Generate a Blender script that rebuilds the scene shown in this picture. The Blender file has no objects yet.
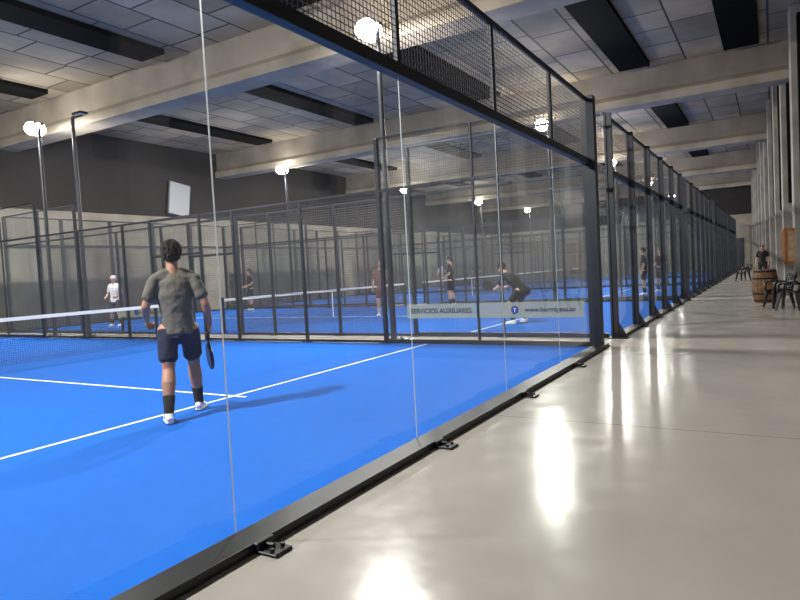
import bpy, bmesh, math, random
from mathutils import Vector, Matrix, noise
random.seed(7)
COL = bpy.context.scene.collection
bpy.context.scene.view_settings.view_transform='Standard'
# ------------------------------------------------------------------ materials
def mat(name, color=(.5,.5,.5), rough=.5, metal=0., spec=.5, noise_amt=0., noise_scale=5., bump=0., bump_scale=50., emis=None, estr=0.):
    m=bpy.data.materials.new(name); m.use_nodes=True
    nt=m.node_tree; b=nt.nodes["Principled BSDF"]
    b.inputs["Base Color"].default_value=(*color,1); b.inputs["Roughness"].default_value=rough
    b.inputs["Metallic"].default_value=metal; b.inputs["Specular IOR Level"].default_value=spec
    tc=nt.nodes.new("ShaderNodeTexCoord")
    if noise_amt>0:
        n=nt.nodes.new("ShaderNodeTexNoise"); n.inputs["Scale"].default_value=noise_scale; n.inputs["Detail"].default_value=6
        nt.links.new(tc.outputs["Object"],n.inputs["Vector"])
        r=nt.nodes.new("ShaderNodeMapRange"); r.inputs[1].default_value=.3; r.inputs[2].default_value=.7
        r.inputs[3].default_value=1-noise_amt; r.inputs[4].default_value=1+noise_amt
        nt.links.new(n.outputs["Fac"],r.inputs[0])
        mx=nt.nodes.new("ShaderNodeVectorMath"); mx.operation='SCALE'; mx.inputs[0].default_value=color
        nt.links.new(r.outputs[0],mx.inputs["Scale"]); nt.links.new(mx.outputs[0],b.inputs["Base Color"])
    if bump>0:
        n2=nt.nodes.new("ShaderNodeTexNoise"); n2.inputs["Scale"].default_value=bump_scale; n2.inputs["Detail"].default_value=3
        nt.links.new(tc.outputs["Object"],n2.inputs["Vector"])
        bp=nt.nodes.new("ShaderNodeBump"); bp.inputs["Strength"].default_value=bump; bp.inputs["Distance"].default_value=.01
        nt.links.new(n2.outputs["Fac"],bp.inputs["Height"]); nt.links.new(bp.outputs[0],b.inputs["Normal"])
    if emis: 
        b.inputs["Emission Color"].default_value=(*emis,1); b.inputs["Emission Strength"].default_value=estr
    return m
M={}
M['steel']=mat("black_steel",(.018,.02,.024),.42,.3,noise_amt=.2)
M['steel2']=mat("dark_blue_grey_steel",(.024,.028,.037),.45,.3,noise_amt=.2)
M['wire']=mat("mesh_wire",(.10,.098,.095),.5,.2)
M['white']=mat("white_paint",(.72,.74,.77),.7,noise_amt=.06,noise_scale=20)
M['tape']=mat("white_tape",(.68,.70,.73),.6)
M['net']=mat("net_cord",(.015,.018,.025),.8)
M['galv']=mat("pole_grey",(.035,.038,.045),.4,.4)
M['concrete']=mat("concrete",(.25,.235,.21),.85,noise_amt=.22,noise_scale=1.6,bump=.2,bump_scale=14)
M['beam']=mat("beam_concrete",(.30,.26,.20),.85,noise_amt=.22,noise_scale=1.1,bump=.2,bump_scale=9)
M['black']=mat("black_recess",(.006,.006,.006),.9,spec=.05)
M['turf']=mat("blue_turf",(.007,.112,.49),.85,noise_amt=.035,noise_scale=7,bump=.35,bump_scale=260,spec=.12)
M['lens']=mat("lamp_lens",(1,1,1),.3,emis=(1,.97,.92),estr=45)
M['lens_off']=mat("lamp_lens_unlit",(.6,.6,.58),.3)
M['blue']=mat("logo_blue",(.01,.035,.28),.5)
M['ink']=mat("lettering_dark",(.02,.03,.05),.5)
M['ink2']=mat("lettering_grey_green",(.02,.035,.035),.5)
M['wood']=mat("barrel_wood",(.19,.095,.04),.6,noise_amt=.35,noise_scale=9,bump=.4,bump_scale=30)
M['hoop']=mat("barrel_hoop",(.04,.04,.045),.45,.8,noise_amt=.3)
M['plastic']=mat("black_plastic",(.010,.010,.012),.35)
M['frame']=mat("orange_wood_frame",(.32,.115,.03),.5,noise_amt=.2)
M['paper']=mat("notice_paper",(.36,.24,.14),.8,noise_amt=.25,noise_scale=8)
M['whitepanel']=mat("white_panel",(.33,.34,.36),.6)
def glassmat():
    m=bpy.data.materials.new("tempered_glass"); m.use_nodes=True; nt=m.node_tree; nt.nodes.clear()
    o=nt.nodes.new("ShaderNodeOutputMaterial"); mx=nt.nodes.new("ShaderNodeMixShader")
    t=nt.nodes.new("ShaderNodeBsdfTransparent"); t.inputs[0].default_value=(.94,.96,.95,1)
    g=nt.nodes.new("ShaderNodeBsdfGlossy"); g.inputs["Roughness"].default_value=.02
    f=nt.nodes.new("ShaderNodeFresnel"); f.inputs[0].default_value=1.5
    nt.links.new(f.outputs[0],mx.inputs[0]); nt.links.new(t.outputs[0],mx.inputs[1]); nt.links.new(g.outputs[0],mx.inputs[2])
    d=nt.nodes.new("ShaderNodeBsdfDiffuse"); d.inputs[0].default_value=(.75,.76,.8,1)
    n=nt.nodes.new("ShaderNodeTexNoise"); n.inputs["Scale"].default_value=1.6; n.inputs["Detail"].default_value=6
    tc=nt.nodes.new("ShaderNodeTexCoord"); nt.links.new(tc.outputs["Object"],n.inputs["Vector"])
    r=nt.nodes.new("ShaderNodeMapRange"); r.inputs[1].default_value=.42;r.inputs[2].default_value=.8;r.inputs[3].default_value=.010;r.inputs[4].default_value=.055
    nt.links.new(n.outputs["Fac"],r.inputs[0])
    v=nt.nodes.new("ShaderNodeTexVoronoi"); v.inputs["Scale"].default_value=4.5; nt.links.new(tc.outputs["Object"],v.inputs["Vector"])
    r2=nt.nodes.new("ShaderNodeMapRange"); r2.inputs[1].default_value=.12;r2.inputs[2].default_value=.18;r2.inputs[3].default_value=.08;r2.inputs[4].default_value=0.
    nt.links.new(v.outputs["Distance"],r2.inputs[0])
    n3=nt.nodes.new("ShaderNodeTexNoise"); n3.inputs["Scale"].default_value=.9; nt.links.new(tc.outputs["Object"],n3.inputs["Vector"])
    r3=nt.nodes.new("ShaderNodeMapRange"); r3.inputs[1].default_value=.5;r3.inputs[2].default_value=.6; nt.links.new(n3.outputs["Fac"],r3.inputs[0])
    mu=nt.nodes.new("ShaderNodeMath"); mu.operation='MULTIPLY'; nt.links.new(r2.outputs[0],mu.inputs[0]); nt.links.new(r3.outputs[0],mu.inputs[1])
    ad=nt.nodes.new("ShaderNodeMath"); ad.operation='ADD'; nt.links.new(r.outputs[0],ad.inputs[0]); nt.links.new(mu.outputs[0],ad.inputs[1])
    m2=nt.nodes.new("ShaderNodeMixShader"); nt.links.new(ad.outputs[0],m2.inputs[0]); nt.links.new(mx.outputs[0],m2.inputs[1]); nt.links.new(d.outputs[0],m2.inputs[2])
    nt.links.new(m2.outputs[0],o.inputs[0]); return m
M['glass']=glassmat()
M['glassedge']=mat("glass_edge",(.38,.42,.42),.35)
def bannermat():
    m=bpy.data.materials.new("translucent_vinyl"); m.use_nodes=True; nt=m.node_tree; nt.nodes.clear()
    o=nt.nodes.new("ShaderNodeOutputMaterial"); mx=nt.nodes.new("ShaderNodeMixShader"); mx.inputs[0].default_value=.6
    t=nt.nodes.new("ShaderNodeBsdfTransparent"); d=nt.nodes.new("ShaderNodeBsdfDiffuse"); d.inputs[0].default_value=(.42,.46,.37,1)
    nt.links.new(t.outputs[0],mx.inputs[1]); nt.links.new(d.outputs[0],mx.inputs[2]); nt.links.new(mx.outputs[0],o.inputs[0]); return m
M['banner']=bannermat()
def floormat():
    m=mat("epoxy_floor",(.43,.405,.37),.17,noise_amt=.05,noise_scale=1.0,spec=.34); nt=m.node_tree; b=nt.nodes["Principled BSDF"]
    tc=nt.nodes.new("ShaderNodeTexCoord")
    n=nt.nodes.new("ShaderNodeTexNoise"); n.inputs["Scale"].default_value=4.5; n.inputs["Detail"].default_value=3
    nt.links.new(tc.outputs["Object"],n.inputs["Vector"])
    r=nt.nodes.new("ShaderNodeMapRange"); r.inputs[1].default_value=.28;r.inputs[2].default_value=.72;r.inputs[3].default_value=.14;r.inputs[4].default_value=.24
    nt.links.new(n.outputs["Fac"],r.inputs[0]); nt.links.new(r.outputs[0],b.inputs["Roughness"])
    n4=nt.nodes.new("ShaderNodeTexNoise"); n4.inputs["Scale"].default_value=3.2; n4.inputs["Detail"].default_value=1; nt.links.new(tc.outputs["Object"],n4.inputs["Vector"])
    bp=nt.nodes.new("ShaderNodeBump"); bp.inputs["Strength"].default_value=.18; bp.inputs["Distance"].default_value=.012
    nt.links.new(n4.outputs["Fac"],bp.inputs["Height"]); nt.links.new(bp.outputs[0],b.inputs["Normal"])
    s=nt.nodes.new("ShaderNodeSeparateXYZ"); nt.links.new(tc.outputs["Object"],s.inputs[0])
    a=nt.nodes.new("ShaderNodeMath"); a.operation='ADD'; a.inputs[1].default_value=101.4; nt.links.new(s.outputs["Y"],a.inputs[0])
    mo=nt.nodes.new("ShaderNodeMath"); mo.operation='MODULO'; mo.inputs[1].default_value=4.2; nt.links.new(a.outputs[0],mo.inputs[0])
    lt=nt.nodes.new("ShaderNodeMath"); lt.operation='LESS_THAN'; lt.inputs[1].default_value=.012; nt.links.new(mo.outputs[0],lt.inputs[0])
    src=b.inputs["Base Color"].links[0].from_socket
    mx=nt.nodes.new("ShaderNodeMix"); mx.data_type='RGBA'; mx.inputs[7].default_value=(.22,.205,.185,1)
    nt.links.new(lt.outputs[0],mx.inputs[0]); nt.links.new(src,mx.inputs[6]); nt.links.new(mx.outputs[2],b.inputs["Base Color"])
    return m
M['floor']=floormat()
def ceilmat():
    m=mat("ceiling_panels",(.4,.4,.4),.9); nt=m.node_tree; b=nt.nodes["Principled BSDF"]
    tc=nt.nodes.new("ShaderNodeTexCoord"); mp=nt.nodes.new("ShaderNodeMapping"); nt.links.new(tc.outputs["Object"],mp.inputs[0])
    mp.inputs["Rotation"].default_value=(0,0,math.pi/2)
    br=nt.nodes.new("ShaderNodeTexBrick"); br.inputs["Scale"].default_value=1
    br.inputs["Brick Width"].default_value=2.0; br.inputs["Row Height"].default_value=1.15; br.inputs["Mortar Size"].default_value=.03
    br.inputs["Color1"].default_value=(.43,.355,.245,1); br.inputs["Color2"].default_value=(.25,.205,.14,1); br.inputs["Mortar"].default_value=(.06,.05,.037,1)
    br.offset=.37; br.squash=.7; br.squash_frequency=3
    n=nt.nodes.new("ShaderNodeTexNoise"); n.inputs["Scale"].default_value=.7; n.inputs["Detail"].default_value=5; nt.links.new(tc.outputs["Object"],n.inputs["Vector"])
    r=nt.nodes.new("ShaderNodeMapRange"); r.inputs[1].default_value=.3;r.inputs[2].default_value=.7;r.inputs[3].default_value=.7;r.inputs[4].default_value=1.15; nt.links.new(n.outputs["Fac"],r.inputs[0])
    v=nt.nodes.new("ShaderNodeVectorMath"); v.operation='SCALE'
    nt.links.new(mp.outputs[0],br.inputs[0]); nt.links.new(br.outputs[0],v.inputs[0]); nt.links.new(r.outputs[0],v.inputs["Scale"]); nt.links.new(v.outputs[0],b.inputs["Base Color"]); return m
M['ceil']=ceilmat()
def twotone(name,low,high,h):
    m=mat(name,low,.85); nt=m.node_tree; b=nt.nodes["Principled BSDF"]
    tc=nt.nodes.new("ShaderNodeTexCoord"); s=nt.nodes.new("ShaderNodeSeparateXYZ"); nt.links.new(tc.outputs["Object"],s.inputs[0])
    g=nt.nodes.new("ShaderNodeMath"); g.operation='GREATER_THAN'; g.inputs[1].default_value=h; nt.links.new(s.outputs["Z"],g.inputs[0])
    n=nt.nodes.new("ShaderNodeTexNoise"); n.inputs["Scale"].default_value=.9; n.inputs["Detail"].default_value=8; nt.links.new(tc.outputs["Object"],n.inputs["Vector"])
    r=nt.nodes.new("ShaderNodeMapRange"); r.inputs[1].default_value=.3;r.inputs[2].default_value=.7;r.inputs[3].default_value=.75;r.inputs[4].default_value=1.15
    nt.links.new(n.outputs["Fac"],r.inputs[0])
    mx=nt.nodes.new("ShaderNodeMix"); mx.data_type='RGBA'; mx.inputs[6].default_value=(*low,1); mx.inputs[7].default_value=(*high,1)
    nt.links.new(g.outputs[0],mx.inputs[0])
    v=nt.nodes.new("ShaderNodeVectorMath"); v.operation='SCALE'; nt.links.new(mx.outputs[2],v.inputs[0]); nt.links.new(r.outputs[0],v.inputs["Scale"])
    nt.links.new(v.outputs[0],b.inputs["Base Color"]); return m
M['wallw']=twotone("hall_wall",(.27,.25,.21),(.016,.014,.014),4.5)
M['walle']=twotone("walkway_wall",(.27,.255,.225),(.012,.012,.012),3.4)
# ------------------------------------------------------------------ helpers
def link(o,parent=None,loc=(0,0,0),rot=(0,0,0)):
    COL.objects.link(o)
    if parent is not None: o.parent=parent
    o.location=loc; o.rotation_euler=rot; return o
def obj(name,me,parent=None,loc=(0,0,0),rot=(0,0,0)):
    return link(bpy.data.objects.new(name,me),parent,loc,rot)
def empty(name,loc,label,cat,rot=(0,0,0),group=None):
    o=bpy.data.objects.new(name,None); o.empty_display_size=.2; link(o,None,loc,rot)
    o["label"]=label; o["category"]=cat
    if group: o["group"]=group
    return o
def tag(o,label,cat,group=None):
    o["label"]=label;o["category"]=cat
    if group:o["group"]=group
    return o
_c={}
def boxmesh(sx,sy,sz,m,bev=0.):
    k=(round(sx,4),round(sy,4),round(sz,4),m.name,bev)
    if k in _c: return _c[k]
    bm=bmesh.new(); bmesh.ops.create_cube(bm,size=1); bmesh.ops.scale(bm,vec=(sx,sy,sz),verts=bm.verts)
    if bev>0: bmesh.ops.bevel(bm,geom=bm.edges[:],offset=bev,segments=2,affect='EDGES',profile=.6)
    me=bpy.data.meshes.new("box"); bm.to_mesh(me); bm.free(); me.materials.append(m); _c[k]=me; return me
def box(name,c,s,m,parent=None,bev=0.,rot=(0,0,0)):
    return obj(name,boxmesh(*s,m,bev),parent,c,rot)
def cyl_bm(bm,p0,p1,r0,r1=None,seg=16):
    r1=r0 if r1 is None else r1
    p0=Vector(p0);p1=Vector(p1);d=p1-p0
    mtx=Matrix.Translation((p0+p1)/2)@d.to_track_quat('Z','Y').to_matrix().to_4x4()
    bmesh.ops.create_cone(bm,cap_ends=True,segments=seg,radius1=r0,radius2=r1,depth=d.length,matrix=mtx)
def box_bm(bm,c,s,rot=None):
    m=Matrix.Translation(c)
    if rot is not None: m=m@rot
    m=m@Matrix.Diagonal((*s,1)); bmesh.ops.create_cube(bm,size=1,matrix=m)
def finish(bm,m,smooth=False,name="m"):
    me=bpy.data.meshes.new(name); bm.to_mesh(me); bm.free(); me.materials.append(m)
    if smooth:
        for p in me.polygons: p.use_smooth=True
    return me
def structure(o): o["kind"]="structure"; return o
# ------------------------------------------------------------------ room shell
XW=-21.5; YN=57.; YS=-12.; ZC=7.8
def wx(y): return 3.38-.052*(y-20)
structure(box("floor",((XW+6)/2,(YN+YS)/2,-.1),(6-XW+.4,YN-YS+.4,.2),M['floor']))
structure(box("ceiling",((XW+6)/2,(YN+YS)/2,ZC+.1),(6-XW+.4,YN-YS+.4,.2),M['ceil']))
def wall(name,p0,p1,m,th=.3):
    p0=Vector(p0);p1=Vector(p1);d=(p1-p0).normalized();n=Vector((d.y,-d.x,0))
    bm=bmesh.new();vs=[]
    for z in (0,ZC):
        for q in (p0,p1,p1+n*th,p0+n*th): vs.append(bm.verts.new((q.x,q.y,z)))
    for f in ((0,1,2,3),(4,5,6,7),(0,1,5,4),(1,2,6,5),(2,3,7,6),(3,0,4,7)): bm.faces.new([vs[i] for i in f])
    bmesh.ops.recalc_face_normals(bm,faces=bm.faces)
    return structure(obj(name,finish(bm,m)))
wall("wall_west",(XW,YN,0),(XW,YS,0),M['wallw'])
wall("wall_north",(wx(YN)+.3,YN,0),(XW,YN,0),M['wallw'])
wall("wall_south",(XW,YS,0),(6,YS,0),M['wallw'])
wall("wall_east",(wx(YS),YS,0),(wx(YN),YN,0),M['walle'])
tn=0
ang=math.atan(.052)
y=4.6
while y<56:
    tn+=1
    structure(box("trim_%d"%tn,(wx(y)-.15,y,ZC/2),(.34,.6,ZC-.02),M['concrete'],None,.01,(0,0,ang)))
    tn+=1
    structure(box("trim_%d"%tn,(wx(y-.42)-.09,y-.42,5.2),(.18,.22,4.6),M['black'],None,.01,(0,0,ang)))
    y+=3.75
def beam():
    prof=[(-.38,0),(.38,0),(.38,.26),(.25,.42),(.25,1.2),(-.25,1.2),(-.25,.42),(-.38,.26)]
    bm=bmesh.new(); L=25.2
    a=[bm.verts.new((XW+.02,p[0],p[1])) for p in prof]; b=[bm.verts.new((XW+L,p[0],p[1])) for p in prof]
    bm.faces.new(a); bm.faces.new(b[::-1])
    for i in range(len(prof)): j=(i+1)%len(prof); bm.faces.new((a[i],a[j],b[j],b[i]))
    bmesh.ops.recalc_face_normals(bm,faces=bm.faces)
    return finish(bm,M['beam'])
bme=beam()
for yb in (1.0,12.2,22.6,33.8,44.8,55.5):
    tn+=1; structure(obj("trim_%d"%tn,bme,None,(0,yb,6.6)))
ys=[(-11.5,.5),(1.6,11.7),(12.8,22.1),(23.2,33.3),(34.4,44.3),(45.4,55)]
for xs in (-17.6,-12.0,-6.4,-1.2,1.9):
    for a,b in ys:
        if xs>1 and a>20: continue
        tn+=1; structure(box("trim_%d"%tn,(xs,(a+b)/2,ZC-.06),(.95,(b-a)-.7,.16),M['black']))
structure(box("door_1",(-.2,YN-.03,1.3),(1.6,.06,2.6),M['steel2'],None,.01))
# ------------------------------------------------------------------ courts
WR=.0026
def wiremesh(w,h,sp,r):
    k=('wire',w,h,sp,r)
    if k in _c: return _c[k]
    bm=bmesh.new()
    def wire(p0,p1,ax):
        offs=[(r,0),(0,r),(-r,0),(0,-r)]
        a=[];b=[]
        for o in offs:
            if ax=='x': v0=(p0[0],o[0],p0[1]+o[1]); v1=(p1[0],o[0],p1[1]+o[1])
            else: v0=(p0[0]+o[0],o[1],p0[1]); v1=(p1[0]+o[0],o[1],p1[1])
            a.append(bm.verts.new(v0)); b.append(bm.verts.new(v1))
        for i in range(4):
            j=(i+1)%4; bm.faces.new((a[i],a[j],b[j],b[i]))
    n=int(round(w/sp)); m=int(round(h/sp))
    for i in range(n+1): x=-w/2+w*i/n; wire((x,0),(x,h),'z')
    for i in range(m+1): z=h*i/m; wire((-w/2,z),(w/2,z),'x')
    me=finish(bm,M['wire']); _c[k]=me; return me
def glassmesh(w,h):
    k=('glass',w,h)
    if k in _c: return _c[k]
    bm=bmesh.new(); w2=w/2-.003
    bm.faces.new([bm.verts.new(v) for v in ((-w2,0,0),(w2,0,0),(w2,0,h),(-w2,0,h))])
    for sx in (-1,1):
        q=bm.faces.new([bm.verts.new(v) for v in ((sx*w2,-.003,0),(sx*w2,.003,0),(sx*w2,.003,h),(sx*w2,-.003,h))]); q.material_index=1
    q=bm.faces.new([bm.verts.new(v) for v in ((-w2,-.003,h),(w2,-.003,h),(w2,.003,h),(-w2,.003,h))]); q.material_index=1
    me=finish(bm,M['glass']); me.materials.append(M['glassedge']); _c[k]=me; return me
def postmesh(h,sx,sy,foot=.2,kind='steel2'):
    k=('post',h,sx,sy,foot)
    if k in _c: return _c[k]
    bm=bmesh.new(); box_bm(bm,(0,0,h/2),(sx,sy,h)); bmesh.ops.bevel(bm,geom=bm.edges[:],offset=.006,segments=1,affect='EDGES')
    if foot>0:
        box_bm(bm,(0,0,.008),(foot,foot,.016))
        for a in (-1,1):
            for b in (-1,1): cyl_bm(bm,(a*foot*.38,b*foot*.38,.01),(a*foot*.38,b*foot*.38,.035),.012,seg=6)
    me=finish(bm,M[kind]); _c[k]=me; return me
def gusset_post():
    k='gpost'
    if k in _c: return _c[k]
    bm=bmesh.new(); box_bm(bm,(.06,0,2),(.13,.07,4)); box_bm(bm,(.02,0,2),(.03,.12,4))
    box_bm(bm,(.12,0,.01),(.34,.22,.02))
    vs=[bm.verts.new(v) for v in ((.12,-.008,.02),(.28,-.008,.02),(.12,-.008,.3),(.12,.008,.02),(.28,.008,.02),(.12,.008,.3))]
    bm.faces.new(vs[:3]);bm.faces.new(vs[3:]);bm.faces.new((vs[0],vs[1],vs[4],vs[3]));bm.faces.new((vs[1],vs[2],vs[5],vs[4]))
    for b in (-.07,.07): cyl_bm(bm,(.24,b,.02),(.24,b,.045),.014,seg=6)
    me=finish(bm,M['steel2']); _c[k]=me; return me
def bracket():
    k='brk'
    if k in _c: return _c[k]
    bm=bmesh.new(); box_bm(bm,(.04,0,.009),(.17,.13,.018)); box_bm(bm,(-.01,0,.03),(.03,.13,.05)); box_bm(bm,(.03,0,.025),(.06,.02,.035))
    bmesh.ops.bevel(bm,geom=bm.edges[:],offset=.004,segments=1,affect='EDGES')
    for b in (-.04,.04): cyl_bm(bm,(.08,b,.015),(.08,b,.035),.012,seg=6)
    me=finish(bm,M['steel']); _c[k]=me; return me
R90=(0,0,math.pi/2)
def court(ci,y0):
    near=ci==0
    org=Vector((-10,y0+5,0))
    e=empty("padel_court_enclosure",org,"clear glass and black wire mesh padel court enclosure" if not near else "frameless glass padel enclosure with black rails beside the walkway","sports fence",group="padel court enclosures")
    def P(name,me,x,y,z=0,rot=(0,0,0)): return obj(name,me,e,Vector((x,y,z))-org,rot)
    def rail(c,s): return P("rail",boxmesh(*s,M['steel'] if near else M['steel2'],.005),*c)
    for X,sg in ((0.06,1),(-20.06,-1)):
        for i in range(5):
            yc=y0+1+2*i
            P("glass_panel",glassmesh(2.,2.95),X,yc,.03,R90)
            P("mesh_panel",wiremesh(2.,1.,.05,.0040 if near else WR),X,yc,3.0,R90)
        rail((X+.10*sg,y0+5,.028),(.19,10.1,.056))
        rail((X,y0+5,3.0),(.09,10.1,.10))
        rail((X,y0+5,4.0),(.05,10.1,.05))
        for i in range(6):
            yc=y0+2*i
            if near and X>0:
                if i<5: 
                    P("mesh_post",postmesh(1.0,.05,.05,0),X,yc,3.0)
                    if i>0: P("anchor_bracket",bracket(),X+.215,yc,0)
                else: 
                    P("fence_post",postmesh(4.05,.20,.16,.34),X+.02,yc,0)
            else:
                P("fence_post",gusset_post(),X,yc,0,(0,0,0) if sg>0 else (0,0,math.pi))
    sides=[y0+10] if near else [y0,y0+10]
    for Y in sides:
        for s0 in (0,1):
            X=lambda x: x if s0==0 else -20-x
            P("glass_panel",glassmesh(2.,2.92),X(-1),Y,.08); P("glass_panel",glassmesh(2.,2.92),X(-3),Y,.08)
            P("mesh_panel",wiremesh(2.,1.,.05,WR),X(-1),Y,3.0); P("mesh_panel",wiremesh(2.,1.,.05,WR),X(-3),Y,3.0)
            P("mesh_panel",wiremesh(2.,3.,.05,WR),X(-5),Y,0); P("mesh_panel",wiremesh(2.,3.,.05,WR),X(-7),Y,0)
            P("mesh_panel",wiremesh(1.1,3.,.05,WR),X(-8.55),Y,0)
            P("fence_post",postmesh(4.0,.08,.08),X(-4),Y); P("fence_post",postmesh(4.0,.045,.045),X(-2),Y)
            for px in (-6,-8,-9.1): P("fence_post",postmesh(3.0,.065,.065),X(px),Y)
            rail((X(-2),Y,4.0),(4.,.04,.04)); rail((X(-2),Y,3.0),(4.,.05,.055)); rail((X(-2),Y,.05),(4.,.08,.08))
            rail((X(-6.55),Y,3.0),(5.1,.04,.045)); rail((X(-6.55),Y,.04),(5.1,.05,.05))
        P("mesh_panel",wiremesh(1.8,.9,.05,WR),-10,Y,2.1); rail((-10,Y,3.0),(1.8,.05,.06)); rail((-10,Y,2.1),(1.8,.05,.06))
    t=tag(box("court_turf",(-10,y0+5,.006),(20,9.88,.012),M['turf']),"blue artificial turf padel court with white lines","court",group="court turfs")
    def line(cx,cy,sx,sy): return obj("court_line",boxmesh(sx,sy,.003,M['white']),t,(cx+10,cy-(y0+5),.0075))
    line(-3.05,y0+5,.05,9.8); line(-16.95,y0+5,.05,9.8); line(-10,y0+5,14.3,.05)
    n=empty("padel_net",(-10,y0+5,.014),"black padel net with white top band","net",group="padel nets")
    k='netmesh'
    if k not in _c:
        save=M['wire']; M['wire']=M['net']; _c[k]=wiremesh(9.8,.84,.045,.0022); M['wire']=save
    obj("net_mesh",_c[k],n,(0,0,.01),R90)
    obj("net_tape",boxmesh(.02,9.8,.07,M['tape'],.004),n,(0,0,.875))
    obj("center_strap",boxmesh(.012,.05,.86,M['tape']),n,(.012,0,.43))
    for s in (-1,1): obj("net_post",postmesh(.95,.08,.08,.16),n,(0,s*4.8,0))
YC=[0,11.2,22.4,33.6,44.8]
for i,yy in enumerate(YC): court(i,yy)
# ------------------------------------------------------------------ floodlight poles
def flood_parts():
    bm=bmesh.new(); cyl_bm(bm,(0,0,0),(0,0,6.35),.065,.05,18); box_bm(bm,(0,0,.01),(.3,.3,.02))
    for a in (-1,1):
        for b in (-1,1): cyl_bm(bm,(a*.11,b*.11,.02),(a*.11,b*.11,.05),.014,seg=6)
    pole=finish(bm,M['galv'])
    bm=bmesh.new(); box_bm(bm,(-.2,0,0),(.06,.3,.06)); box_bm(bm,(-.09,0,0),(.2,.05,.05)); arm=finish(bm,M['galv'])
    bm=bmesh.new(); box_bm(bm,(0,0,.06),(.46,.30,.07)); bmesh.ops.bevel(bm,geom=bm.edges[:],offset=.015,segments=2,affect='EDGES')
    for i in range(9): box_bm(bm,(-.18+.045*i,0,.11),(.008,.26,.04))
    box_bm(bm,(0,0,.14),(.4,.05,.012))
    head=finish(bm,M['steel'])
    bm=bmesh.new(); bmesh.ops.create_uvsphere(bm,u_segments=20,v_segments=10,radius=1,matrix=Matrix.Diagonal((.25,.20,.20,1)))
    lens=finish(bm,M['lens'],True)
    return pole,arm,head,lens
FP=flood_parts()
for yb in (-.6,10.6,21.8,33.0,44.2,55.4):
    for xb in (-4.2,-16.5):
        e=empty("floodlight_pole",(xb,yb,0),"tall grey steel pole with two lit white floodlights","floodlight",group="court floodlight poles")
        obj("pole",FP[0],e); obj("cross_arm",FP[1],e,(0,0,6.38))
        for s in (-1,1):
            if (yb<0 and s<0) or (yb>55 and s>0): continue
            rot=(s*math.radians(50),0,0)
            h=obj("floodlight_head",FP[2],e,(-.2,s*.09,6.36),rot)
            obj("lens",FP[3],h,(0,0,0))
            l=bpy.data.lights.new("floodlight_emitter",'AREA'); l.shape='RECTANGLE'; l.size=.44; l.size_y=.3
            l.energy=1150 if yb<0 else 540; l.color=(1,.955,.90)
            hh=obj("emitter",l,e,(-.2,s*.30,6.16),(s*math.radians(36),0,0))
            l=bpy.data.lights.new("floodlight_spill",'POINT'); l.shadow_soft_size=.1; l.energy=28; l.color=(1,.93,.85)
            obj("spill",l,h,(0,0,-.42))
# unlit lamp post behind the first court
e=empty("lamp_post",(-14.75,10.6,0),"slim dark lamp post with a small unlit bracket lamp","lamp post")
obj("pole",FP[0],e)
bm=bmesh.new(); box_bm(bm,(.22,0,6.36),(.5,.05,.05)); obj("bracket_arm",finish(bm,M['galv']),e)
bm=bmesh.new(); box_bm(bm,(.36,0,6.42),(.42,.26,.07)); bmesh.ops.bevel(bm,geom=bm.edges[:],offset=.015,segments=2,affect='EDGES'); hd_=obj("lamp_head",finish(bm,M['steel']),e)
bm=bmesh.new(); box_bm(bm,(.36,0,6.378),(.36,.2,.012)); obj("lens",finish(bm,M['lens_off']),hd_)
# ------------------------------------------------------------------ banner on the glass
def text(s,size,m,parent,loc,rot,bold=0,sx=1.):
    cu=bpy.data.curves.new("t",'FONT'); cu.body=s; cu.size=size; cu.align_x='CENTER'; cu.align_y='CENTER'; cu.offset=bold; cu.extrude=.001
    o=bpy.data.objects.new("tmp",cu); COL.objects.link(o); bpy.context.view_layer.update()
    me=bpy.data.meshes.new_from_object(o.evaluated_get(bpy.context.evaluated_depsgraph_get())); bpy.data.objects.remove(o)
    me.materials.clear(); me.materials.append(m)
    q=obj("lettering",me,parent,loc,rot); q.scale=(sx,1,1); return q
RX=(math.pi/2,0,0)
def banner(cx,w,Y,label):
    e=empty("sponsor_banner",(cx,Y,.5),label,"banner",group="sponsor banners")
    obj("vinyl_strip",boxmesh(w,.002,.27,M['banner']),e,(0,0,.13))
    return e
b1=banner(-2.74,1.44,9.95,"translucent pale strip reading SERVICIOS AUXILIARES on the glass")
text("SERVICIOS AUXILIARES",.13,M['ink2'],b1,(0,-.006,.13),RX,0.002,.95)
b2=banner(-1.03,1.86,9.95,"translucent pale strip with round blue logo and sponsor name")
text("www.hormigesa.es",.115,M['ink'],b2,(.36,-.006,.13),RX,.002,1.0)
def disc(r,m):
    bm=bmesh.new(); cyl_bm(bm,(0,-.003,0),(0,.003,0),r,seg=32); return finish(bm,m)
obj("logo_disc",disc(.07,M['blue']),b2,(-.26,-.006,.13)); 
bm=bmesh.new(); box_bm(bm,(0,0,.025),(.05,.003,.014)); box_bm(bm,(0,0,-.01),(.014,.003,.05)); obj("logo_mark",finish(bm,M['tape']),b2,(-.26,-.012,.13))
b3=banner(-13.1,1.9,11.12,"grey sponsor strip with small round logo tied to the mesh")
obj("logo_disc",disc(.09,M['blue']),b3,(-.1,-.006,.13)); text("www.hormigesa.es",.12,M['ink'],b3,(.45,-.006,.13),RX,.002)
# ------------------------------------------------------------------ panel on west wall
p=empty("white_wall_panel",(XW+.12,19.8,5.35),"pale square acoustic panel tilted on the dark wall","panel",rot=(math.radians(-8),0,0))
obj("panel_board",boxmesh(.06,1.15,1.5,M['whitepanel'],.01),p); obj("panel_frame",boxmesh(.03,1.25,1.6,M['galv'],.01),p,(-.04,0,0))
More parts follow.
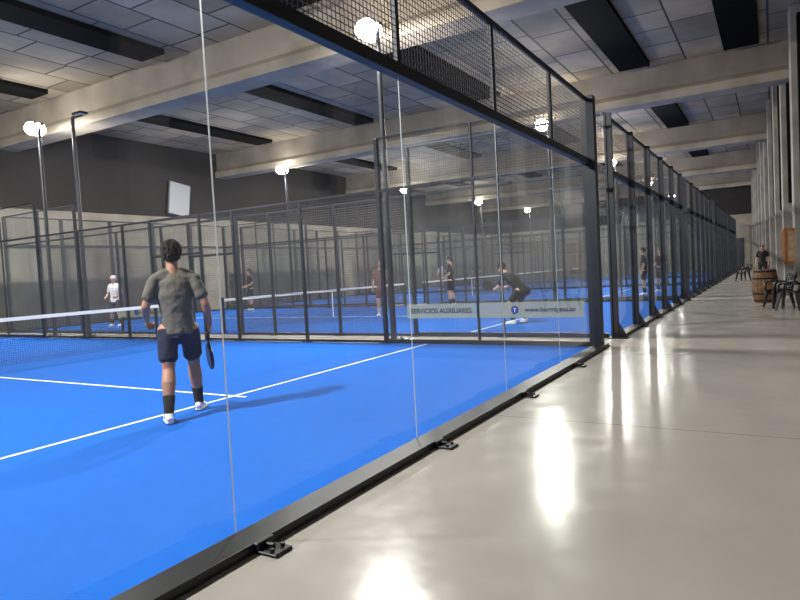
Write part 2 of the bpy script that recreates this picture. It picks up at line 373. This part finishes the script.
# ------------------------------------------------------------------ barrel
def revolve(prof,seg,m,smooth=True):
    bm=bmesh.new(); rings=[]
    for r,z in prof: rings.append([bm.verts.new((r*math.cos(2*math.pi*i/seg),r*math.sin(2*math.pi*i/seg),z)) for i in range(seg)])
    for a,b in zip(rings,rings[1:]):
        for i in range(seg): j=(i+1)%seg; bm.faces.new((a[i],a[j],b[j],b[i]))
    bm.faces.new(rings[0][::-1]); bm.faces.new(rings[-1]); return finish(bm,m,smooth)
br=empty("wooden_barrel",(2.38,19.7,0),"brown wooden barrel with dark metal hoops","barrel")
prof=[(.26+.06*math.sin(math.pi*i/12),.92*i/12) for i in range(13)]
prof+= [(.235,.92),(.235,.90)]
obj("barrel_body",revolve(prof,40,M['wood'],False),br)
bm=bmesh.new()
for i in range(20):
    a=2*math.pi*i/20
    for k in range(12):
        z0=.92*k/12;z1=.92*(k+1)/12;r0=.262+.06*math.sin(math.pi*k/12);r1=.262+.06*math.sin(math.pi*(k+1)/12)
        cyl_bm(bm,(r0*math.cos(a),r0*math.sin(a),z0),(r1*math.cos(a),r1*math.sin(a),z1),.003,seg=4)
obj("stave_joints",finish(bm,M['hoop']),br)
for z in (.06,.25,.67,.86):
    r=.265+.06*math.sin(math.pi*z/.92)
    obj("hoop",revolve([(r,-.022),(r+.006,-.022),(r+.006,.022),(r,.022)],40,M['hoop'],False),br,(0,0,z))
# ------------------------------------------------------------------ plastic chairs
def chair_parts():
    P={}
    bm=bmesh.new(); n=10; grid=[]
    for i in range(n+1):
        row=[]
        for j in range(n+1):
            x=-.22+.44*i/n; yv=-.21+.42*j/n
            z=.43+.03*(abs(x)/.22)**2 - .015*math.cos(yv*6)+ (-.05*max(0,(yv-.13)/.08)**2)
            row.append(bm.verts.new((x*(1+.08*(yv>0)),yv,z)))
        grid.append(row)
    for i in range(n):
        for j in range(n): bm.faces.new((grid[i][j],grid[i+1][j],grid[i+1][j+1],grid[i][j+1]))
    bmesh.ops.solidify(bm,geom=bm.faces[:],thickness=.03); P['seat']=finish(bm,M['plastic'],True)
    bm=bmesh.new()
    for i in range(5):
        x=-.16+.08*i
        for k in range(8):
            z0=.44+.047*k
            box_bm(bm,(x,-.22-.012*k,z0+.02),(.068,.018,.052))
    for k in range(9):
        a=-.2+.05*k; box_bm(bm,(a,-.335+.2*a*a,.83-.9*a*a),(.056,.022,.12))
    for s in (-1,1): cyl_bm(bm,(s*.21,-.2,.41),(s*.205,-.32,.80),.028,seg=8)
    P['backrest']=finish(bm,M['plastic'],True)
    def leg(sx,sy):
        bm=bmesh.new()
        a=[(sx*.235,sy*.225),(sx*.275,sy*.225),(sx*.275,sy*.265),(sx*.235,sy*.265)]
        b=[(sx*.13,sy*.13),(sx*.225,sy*.13),(sx*.225,sy*.215),(sx*.13,sy*.215)]
        va=[bm.verts.new((q[0],q[1],0)) for q in a]; vb=[bm.verts.new((q[0],q[1],.43)) for q in b]
        bm.faces.new(va);bm.faces.new(vb)
        for i in range(4): j=(i+1)%4; bm.faces.new((va[i],va[j],vb[j],vb[i]))
        bmesh.ops.recalc_face_normals(bm,faces=bm.faces); bmesh.ops.bevel(bm,geom=bm.edges[:],offset=.006,segments=1,affect='EDGES')
        return finish(bm,M['plastic'])
    P['legs']=[leg(a,b) for a in (-1,1) for b in (-1,1)]
    def arm(s):
        bm=bmesh.new(); pts=[(s*.21,-.27,.62),(s*.25,-.1,.65),(s*.26,.1,.65),(s*.25,.19,.62),(s*.22,.2,.43)]
        for a,b in zip(pts,pts[1:]): cyl_bm(bm,a,b,.032,seg=8)
        return finish(bm,M['plastic'],True)
    P['arms']=[arm(-1),arm(1)]
    return P
CP=chair_parts()
for (x,y,r,lb) in ((2.68,17.75,115,"black plastic monobloc armchair beside the wooden barrel"),(2.92,16.95,75,"black plastic monobloc armchair beside the walkway wall"),(1.3,35.0,120,"black plastic chair far along the walkway")):
    c=empty("plastic_chair",(x,y,0),lb,"chair",rot=(0,0,math.radians(r)),group="black plastic chairs")
    obj("seat",CP['seat'],c); obj("backrest",CP['backrest'],c)
    for m_ in CP['legs']: obj("leg",m_,c)
    for m_ in CP['arms']: obj("armrest",m_,c)
yc_=19.6
fx=empty("wall_cabinet",(wx(yc_)-.42,yc_,1.52),"orange-brown wooden framed cabinet on a wall column","cabinet",rot=(0,0,ang))
obj("cabinet_body",boxmesh(.26,.5,.88,M['paper'],.004),fx)
bm=bmesh.new()
for c,s in (((0,-.255,.44),(.30,.04,.08)),((0,-.255,-.44),(.30,.04,.08)),((.125,-.255,0),(.06,.04,.90)),((-.125,-.255,0),(.06,.04,.90)),((-.135,0,.45),(.04,.54,.08)),((-.135,0,-.45),(.04,.54,.08)),((-.135,.24,0),(.04,.07,.90)),((0,0,.455),(.30,.54,.03))): box_bm(bm,c,s)
obj("frame",finish(bm,M['frame']),fx)
# ------------------------------------------------------------------ people
def ring_tube(bm,pts,rads,side=(1,0,0),seg=16):
    pts=[Vector(p) for p in pts]; rads=[(r,r) if not isinstance(r,(tuple,list)) else r for r in rads]
    t0=(pts[1]-pts[0]).normalized(); t1=(pts[-1]-pts[-2]).normalized()
    m0=min(rads[0]); m1=min(rads[-1])
    P=[pts[0]-t0*m0*.55]+pts+[pts[-1]+t1*m1*.55]
    Rr=[(rads[0][0]*.6,rads[0][1]*.6)]+list(rads)+[(rads[-1][0]*.6,rads[-1][1]*.6)]
    rings=[]
    for i,p in enumerate(P):
        t=(P[min(i+1,len(P)-1)]-P[max(i-1,0)]).normalized()
        s=Vector(side)-t*Vector(side).dot(t)
        if s.length<.2: s=Vector((0,1,0))-t*t.y
        s.normalize(); n=t.cross(s)
        rings.append([bm.verts.new(p+s*Rr[i][0]*math.cos(2*math.pi*k/seg)+n*Rr[i][1]*math.sin(2*math.pi*k/seg)) for k in range(seg)])
    for a,b in zip(rings,rings[1:]):
        for k in range(seg): j=(k+1)%seg; bm.faces.new((a[k],a[j],b[j],b[k]))
    bm.faces.new(rings[0][::-1]); bm.faces.new(rings[-1])
def ell(bm,c,s,sub=2):
    bmesh.ops.create_icosphere(bm,subdivisions=sub,radius=1,matrix=Matrix.Translation(c)@Matrix.Diagonal((*s,1)))
def remeshed(name,bm,m,parent,vox,smooth=3,disp=0.,dscale=.1):
    bmesh.ops.recalc_face_normals(bm,faces=bm.faces)
    me=finish(bm,m,True); o=obj("tmp",me)
    r=o.modifiers.new("r",'REMESH'); r.mode='VOXEL'; r.voxel_size=vox; r.use_smooth_shade=True
    s=o.modifiers.new("s",'SMOOTH'); s.iterations=smooth; s.factor=.5
    if disp>0:
        tx=bpy.data.textures.new("c",'CLOUDS'); tx.noise_scale=dscale
        d=o.modifiers.new("d",'DISPLACE'); d.texture=tx; d.strength=disp; d.mid_level=.5
    bpy.context.view_layer.update()
    me2=bpy.data.meshes.new_from_object(o.evaluated_get(bpy.context.evaluated_depsgraph_get()))
    bpy.data.objects.remove(o)
    for p in me2.polygons: p.use_smooth=True
    me2.materials.clear(); me2.materials.append(m)
    return obj(name,me2,parent)
def hand(bm,wr,d,n,curl=35,side=1,thumbin=.3):
    wr=Vector(wr); d=Vector(d).normalized(); n=Vector(n); n=(n-d*n.dot(d)).normalized(); a=d.cross(n)*side
    ring_tube(bm,[wr-d*.02,wr+d*.02,wr+d*.055,wr+d*.09],[(.024,.02),(.03,.017),(.041,.016),(.039,.013)],side=a,seg=12)
    for i,L in enumerate((.072,.08,.074,.058)):
        b=wr+d*.085+a*(.03-.0205*i); p=[b-d*.02]; pos=b; p.append(pos)
        for k,fr in enumerate((.45,.32,.23)):
            ang_=math.radians(curl*(k+1)*.75); dd=d*math.cos(ang_)+n*math.sin(ang_); pos=pos+dd*L*fr; p.append(pos)
        ring_tube(bm,p,[.0095,.0095,.009,.0082,.007],side=a,seg=8)
    b=wr+d*.025+a*.03; t1=(d*.7+a*.6+n*thumbin).normalized(); t2=(d*.85+a*.15+n*(thumbin+.35)).normalized()
    ring_tube(bm,[b,b+t1*.04,b+t1*.04+t2*.03,b+t1*.04+t2*.055],[.014,.012,.0105,.008],side=n,seg=8)
BASE=dict(pel=(0,0,.95),chest=(0,.0,1.24),neck=(0,.01,1.49),head=(0,.03,1.665),
 hipL=(-.1,0,.92),hipR=(.1,0,.92),kneL=(-.11,.03,.5),kneR=(.11,.03,.5),ankL=(-.12,-.02,.085),ankR=(.12,-.02,.085),
 shL=(-.175,0,1.42),shR=(.175,0,1.42),elL=(-.25,-.03,1.14),elR=(.25,-.03,1.14),wrL=(-.27,.06,.90),wrR=(.27,.06,.90),
 hdL=(0,.15,-1),hdR=(0,.15,-1),nL=(1,.1,0),nR=(-1,.1,0),footL=0,footR=0,curlL=35,curlR=35)
def person(label,loc,rotz,pose={},skin=(.52,.31,.22),shirt=(.12,.12,.12),shorts=(.02,.02,.03),socks=(.01,.01,.01),shoes=(.8,.8,.8),hair=(.02,.015,.01),vox=.014,scale=1.,longpants=False,group=None,hairk=1.0,curly=.5,wr_disp=.010,wr_scale=.12,bk=1.0):
    J=dict(BASE); J.update(pose); V={k:(Vector(v) if isinstance(v,tuple) else v) for k,v in J.items()}
    e=empty("person",loc,label,"person",rot=(0,0,math.radians(rotz)),group=group); e.scale=(scale,)*3
    ms=mat("skin",skin,.55,noise_amt=.06,noise_scale=20)
    bm=bmesh.new()
    K=lambda L:[(r[0]*bk,r[1]*bk) if isinstance(r,tuple) else r*bk for r in L]
    pel,ch,nk,hd=V['pel'],V['chest'],V['neck'],V['head']
    up=(nk-pel).normalized()
    lat=(V['shR']-V['shL']).normalized(); latp=(V['hipR']-V['hipL']).normalized()
    T=[pel-up*.09,pel,pel.lerp(ch,.45),ch,ch.lerp(nk,.55),nk-up*.04]
    TR=[(.13,.10),(.16,.11),(.135,.095),(.155,.11),(.15,.09),(.07,.06)]
    ring_tube(bm,T,TR,side=lat,seg=24)
    ring_tube(bm,[V['shL'],nk-up*.08,V['shR']],[.048,.062,.048],side=(0,0,1),seg=14)
    for S in 'LR': ring_tube(bm,[nk+up*.0,nk.lerp(V['sh'+S],.5)-up*.0,V['sh'+S]-up*.0],[.048,.046,.046],side=(0,0,1),seg=12)
    ring_tube(bm,[nk-up*.06,nk+up*.02,hd-(hd-nk).normalized()*.07],K([.070,.062,.058]),seg=14)
    ha=(hd-nk).normalized()*.5+Vector((0,0,.5)); ha.normalize()
    fw=Vector((0,1,0)); fw=(fw-ha*fw.dot(ha)).normalized()
    if 'look' in J:
        q=Matrix.Rotation(math.radians(J['look']),3,ha); fw=q@fw
    rt=fw.cross(ha)
    prof=[(-.118,.028,.026,.052),(-.10,.045,.045,.042),(-.07,.058,.07,.022),(-.03,.069,.088,.006),(.01,.074,.095,.0),(.05,.075,.097,-.004),(.085,.062,.082,-.007),(.108,.038,.05,-.008)]
    ring_tube(bm,[hd+ha*z+fw*yo for z,a,b,yo in prof],[(a,b) for z,a,b,yo in prof],side=rt,seg=20)
    ring_tube(bm,[hd+fw*.088+ha*.02,hd+fw*.104-ha*.015,hd+fw*.112-ha*.03,hd+fw*.09-ha*.036],[.008,.010,.013,.012],side=rt,seg=8)
    for s in (-1,1):
        ell(bm,hd+rt*s*.079-fw*.004-ha*.012,(.014,.022,.032))
    for S in 'LR':
        sh,el,wr=V['sh'+S],V['el'+S],V['wr'+S]
        ring_tube(bm,[sh,sh.lerp(el,.3),sh.lerp(el,.75),el,el.lerp(wr,.25),el.lerp(wr,.7),wr],K([.052,.050,.044,.040,.045,.034,.026]),side=(0,1,0),seg=14)
        hand(bm,wr,V['hd'+S],V['n'+S],V['curl'+S],side=(1 if S=='L' else -1))
        hp,kn,an=V['hip'+S],V['kne'+S],V['ank'+S]
        calf=Vector((0,-.02,0))
        ring_tube(bm,[hp,hp.lerp(kn,.3),hp.lerp(kn,.8),kn,kn.lerp(an,.3)+calf,kn.lerp(an,.75),an],K([.090,.085,.068,.058,.067,.043,.036]),side=(0,1,0),seg=16)
        ft=Matrix.Rotation(math.radians(V['foot'+S]),3,'Z')@Vector((0,1,0))
        ring_tube(bm,[an-ft*.03-Vector((0,0,.035)),an+ft*.07-Vector((0,0,.045)),an+ft*.15-Vector((0,0,.055))],[(.03,.03),(.036,.026),(.034,.018)],seg=12)
    remeshed("body",bm,ms,e,vox)
    me_=mat("eye_dark",(.02,.015,.01),.2); mm_=mat("lips",(.35,.12,.1),.5)
    for s in (-1,1):
        b=bmesh.new(); ell(b,hd+rt*s*.031+fw*.083+ha*.012,(.012,.012,.008)); obj("eye",finish(b,me_,True),e)
    b=bmesh.new(); ring_tube(b,[hd-rt*.022+fw*.083-ha*.062,hd+fw*.092-ha*.06,hd+rt*.022+fw*.083-ha*.062],[.005,.007,.005],side=(0,0,1),seg=8); obj("mouth",finish(b,mm_,True),e)
    b=bmesh.new(); ell(b,(0,0,0),(1,1,1),6 if curly>.8 else 4)
    for v in b.verts:
        c=v.co.copy(); k=1+.10*noise.noise(c*4.5)+.14*curly*noise.noise(c*9)+(.14*abs(noise.noise(c*17)) if curly>.8 else 0)
        q=rt*c.x*.088*hairk+fw*(c.y*.108-.018)*(1 if c.y>0 else hairk)+ha*(c.z*.1*hairk+.030)
        if c.y<0 and c.z<0: q-=ha*.035*(-c.y)
        v.co=hd+q*k
    obj("hair",finish(b,mat("hair",hair,.85,bump=.8,bump_scale=90),True),e)
    b=bmesh.new()
    T2=[pel-up*.085,pel+up*.0,pel.lerp(ch,.45),ch,ch.lerp(nk,.5),nk-up*.055,nk-up*.03]
    TR2=[(.172,.128),(.160,.122),(.148,.115),(.170,.128),(.165,.110),(.09,.078),(.072,.064)]
    ring_tube(b,T2,K(TR2),side=lat,seg=28)
    ring_tube(b,[V['shL'],nk-up*.08,V['shR']],[.060,.072,.060],side=(0,0,1),seg=14)
    for S in 'LR':
        sh,el=V['sh'+S],V['el'+S]
        ring_tube(b,[nk-up*.015,nk.lerp(sh,.5)-up*.0,sh],[.056,.058,.059],side=(0,0,1),seg=12)
        ring_tube(b,[sh,sh.lerp(el,.3),sh.lerp(el,.70)],K([.061,.063,.066]),side=(0,1,0),seg=16)
    remeshed("t_shirt",b,mat("shirt_fabric",shirt,.85,noise_amt=.05,noise_scale=30,bump=.1,bump_scale=120),e,vox,4,disp=wr_disp,dscale=wr_scale)
    b=bmesh.new()
    ring_tube(b,[pel-up*.13,pel-up*.05,pel+up*.07],K([(.152,.12),(.160,.12),(.146,.11)]),side=latp,seg=24)
    for S in 'LR':
        hp,kn,an=V['hip'+S],V['kne'+S],V['ank'+S]
        if longpants: ring_tube(b,[hp,hp.lerp(kn,.5),kn,kn.lerp(an,.5),an+Vector((0,0,.02))],[.108,.095,.078,.07,.06],side=(0,1,0),seg=16)
        else: ring_tube(b,[hp-Vector((0,0,.02)),hp.lerp(kn,.4),hp.lerp(kn,.74)],K([.098,.095,.090]),side=(0,1,0),seg=18)
    remeshed("trousers" if longpants else "shorts",b,mat("shorts_fabric",shorts,.8,bump=.1,bump_scale=100),e,vox,3,disp=wr_disp*.6,dscale=wr_scale)
    msock=mat("sock",socks,.9); mshoe=mat("shoe",shoes,.5); msole=mat("shoe_sole",(.6,.6,.6),.6)
    for S in 'LR':
        kn,an=V['kne'+S],V['ank'+S]
        if not longpants:
            b=bmesh.new(); ring_tube(b,[kn.lerp(an,.60),kn.lerp(an,.8),an,an-Vector((0,0,.03))],K([.058,.049,.044,.044]),seg=14); obj("sock",finish(b,msock,True),e)
        ft=Matrix.Rotation(math.radians(V['foot'+S]),3,'Z')@Vector((0,1,0)); rs=Vector((ft.y,-ft.x,0)); z=Vector((0,0,1))
        g=Vector((an.x,an.y,an.z-.085))
        b=bmesh.new()
        ring_tube(b,[g-ft*.05+z*.05,g-ft*.01+z*.058,g+ft*.05+z*.052,g+ft*.12+z*.042,g+ft*.185+z*.036],[(.036,.036),(.042,.046),(.045,.042),(.05,.032),(.034,.022)],side=rs,seg=16)
        ring_tube(b,[g+z*.05,g+z*.10],[.046,.046],seg=14)
        s=remeshed("shoe",b,mshoe,e,.009,2)
        b=bmesh.new(); ring_tube(b,[g-ft*.055+z*.014,g+z*.014,g+ft*.08+z*.014,g+ft*.14+z*.014,g+ft*.195+z*.014],[(.036,.013),(.043,.013),(.047,.013),(.052,.013),(.034,.012)],side=rs,seg=16)
        obj("sole",finish(b,msole,True),s)
    return e,V
def racket(loc,h,nrm,label,col=(.012,.012,.015)):
    h=Vector(h).normalized(); nrm=Vector(nrm); nrm=(nrm-h*nrm.dot(h)).normalized(); s=nrm.cross(h)
    rot=Matrix((s,nrm,h)).transposed().to_euler()
    e=empty("padel_racket",loc,label,"racket",rot=rot,group="padel rackets")
    mb=mat("racket_black",col,.35); mg=mat("racket_grip",(.02,.02,.02),.8)
    bm=bmesh.new(); cyl_bm(bm,(0,0,0),(0,0,.13),.016,.015,12); cyl_bm(bm,(0,0,-.008),(0,0,.0),.02,.018,12); obj("grip",finish(bm,mg,True),e)
    bm=bmesh.new()
    for q in (-1,1): cyl_bm(bm,(q*.008,0,.125),(q*.055,0,.215),.011,seg=8)
    n=40; pts=[]
    for i in range(n):
        a=2*math.pi*i/n; r=.125; x=r*math.sin(a); z=.32+.135*math.cos(a)
        if math.cos(a)<0: x*=1-.28*(-math.cos(a))**2
        pts.append((x,0,z))
    for i in range(n): cyl_bm(bm,pts[i],pts[(i+1)%n],.018,seg=8)
    obj("racket_frame",finish(bm,mb,True),e)
    bm=bmesh.new(); f=[bm.verts.new((p_[0],-.014,p_[2])) for p_ in pts]; g=[bm.verts.new((p_[0],.014,p_[2])) for p_ in pts]
    bm.faces.new(f); bm.faces.new(g[::-1])
    obj("racket_face",finish(bm,mb),e)
    return e
ZP=.016
mp=dict(pel=(0,.0,.95),chest=(-.01,.01,1.25),neck=(-.01,.02,1.505),head=(-.02,.055,1.668),
 hipL=(-.105,0,.92),hipR=(.105,0,.92),kneL=(-.115,-.06,.50),ankL=(-.13,-.25,.085),kneR=(.125,.20,.51),ankR=(.15,.27,.085),footL=8,footR=-12,
 shL=(-.190,0,1.42),shR=(.180,0,1.42),
 elL=(-.29,-.04,1.15),wrL=(-.305,.17,1.01),elR=(.28,-.05,1.15),wrR=(.310,.06,.92),hdL=(.1,.8,-.6),nL=(.9,0,-.4),hdR=(0,.15,-1),nR=(-1,.2,0),curlR=70,curlL=45,look=6)
px,py=-2.74,4.0
e,V=person("man seen from behind in grey t-shirt and navy shorts",(px,py,ZP),48.6,mp,skin=(.36,.18,.115),shirt=(.105,.100,.082),shorts=(.006,.011,.036),socks=(.008,.008,.012),hair=(.012,.009,.007),vox=.008,scale=1.02,hairk=1.10,curly=1.1,wr_disp=.022,wr_scale=.09,bk=1.05)
R=Matrix.Rotation(math.radians(48.6),3,'Z')
hp=R@((V['wrR']+Vector((-.025,-.03,-.05)))*1.02)+Vector((px,py,ZP))
racket(hp,R@Vector((.02,.40,-.9)),R@Vector((.96,.2,0)),"black padel racket hanging from the player's hand")
bp=dict(pel=(0,-.16,.82),chest=(0,.1,1.03),neck=(0,.3,1.2),head=(0,.42,1.34),hipL=(-.1,-.15,.79),hipR=(.1,-.15,.79),
 kneL=(-.2,.1,.47),ankL=(-.27,-.06,.085),kneR=(.2,.12,.47),ankR=(.27,-.04,.085),shL=(-.18,.25,1.13),shR=(.18,.25,1.13),
 elL=(-.24,.36,.88),wrL=(-.1,.55,.84),elR=(.25,.36,.88),wrR=(.16,.56,.84),hdL=(.3,1,0),hdR=(-.2,1,0),nL=(1,0,-.3),nR=(-1,0,-.3),curlL=60,curlR=65,footL=15,footR=-15)
person("player in black leaning forward in ready stance",(-2.67,13.8,ZP),75,bp,shirt=(.006,.006,.007),shorts=(.006,.006,.007),shoes=(.85,.85,.85))
R=Matrix.Rotation(math.radians(75),3,'Z')
racket(R@Vector((.15,.60,.83))+Vector((-2.67,13.8,.016)),R@Vector((-.3,.9,.25)),R@Vector((.9,.2,0)),"black padel racket held forward with both hands")
st=dict(elL=(-.27,-.02,1.15),wrL=(-.2,.2,1.02),hdL=(.2,.9,.1),elR=(.27,-.02,1.15),wrR=(.22,.2,1.0),hdR=(-.2,.9,.1),curlL=50,curlR=50,kneL=(-.14,.05,.49),ankL=(-.18,.0,.085),kneR=(.14,.05,.49),ankR=(.2,-.04,.085))
person("player in black t-shirt and shorts standing on court",(-7.6,20.3,ZP),100,st,shirt=(.005,.005,.006),shorts=(.006,.006,.007),scale=1.04)
person("player in white t-shirt and white cap near the net",(-17.2,13.2,ZP),200,st,shirt=(.75,.75,.76),shorts=(.02,.02,.03),hair=(.8,.8,.8))
person("player in dark clothes standing beside the fence",(-17.4,20.0,ZP),150,st,shirt=(.006,.006,.008),shorts=(.006,.006,.01),scale=1.05)
person("player in salmon t-shirt near the court fence",(-8.1,16.3,ZP),200,{},shirt=(.20,.10,.085),shorts=(.15,.07,.065),socks=(.5,.5,.5))
person("player in white t-shirt on a far court",(-16.0,36.0,ZP),170,st,shirt=(.6,.6,.62))
person("player in dark t-shirt on a far court",(-13.8,36.6,ZP),190,st,shirt=(.03,.03,.035))
person("person in dark t-shirt standing on a far court",(-1.6,24.5,ZP),95,{},shirt=(.006,.006,.008),shorts=(.006,.006,.01))
person("person in dark shorts and brown t-shirt on court",(-1.3,26.6,ZP),140,st,shirt=(.03,.012,.01))
person("person in black standing in the walkway by the wall",(2.16,33.5,0.003),170,{},shirt=(.008,.008,.01),shorts=(.01,.01,.012),longpants=True,shoes=(.05,.05,.05),scale=.97)
# ------------------------------------------------------------------ world + camera
w=bpy.data.worlds.new("w"); bpy.context.scene.world=w; w.use_nodes=True
w.node_tree.nodes["Background"].inputs[0].default_value=(.05,.05,.06,1)
cam=bpy.data.cameras.new("camera"); cam.lens=622.1/800*36; cam.sensor_width=36; cam.clip_start=.05; cam.clip_end=200
co=bpy.data.objects.new("camera",cam); COL.objects.link(co)
Rm=Matrix.Rotation(.5416,4,'Z')@Matrix.Rotation(math.pi/2-.0465,4,'X')@Matrix.Rotation(-.0539,4,'Z')
co.matrix_world=Matrix.Translation((2.578,-.338,1.414))@Rm
bpy.context.scene.camera=co
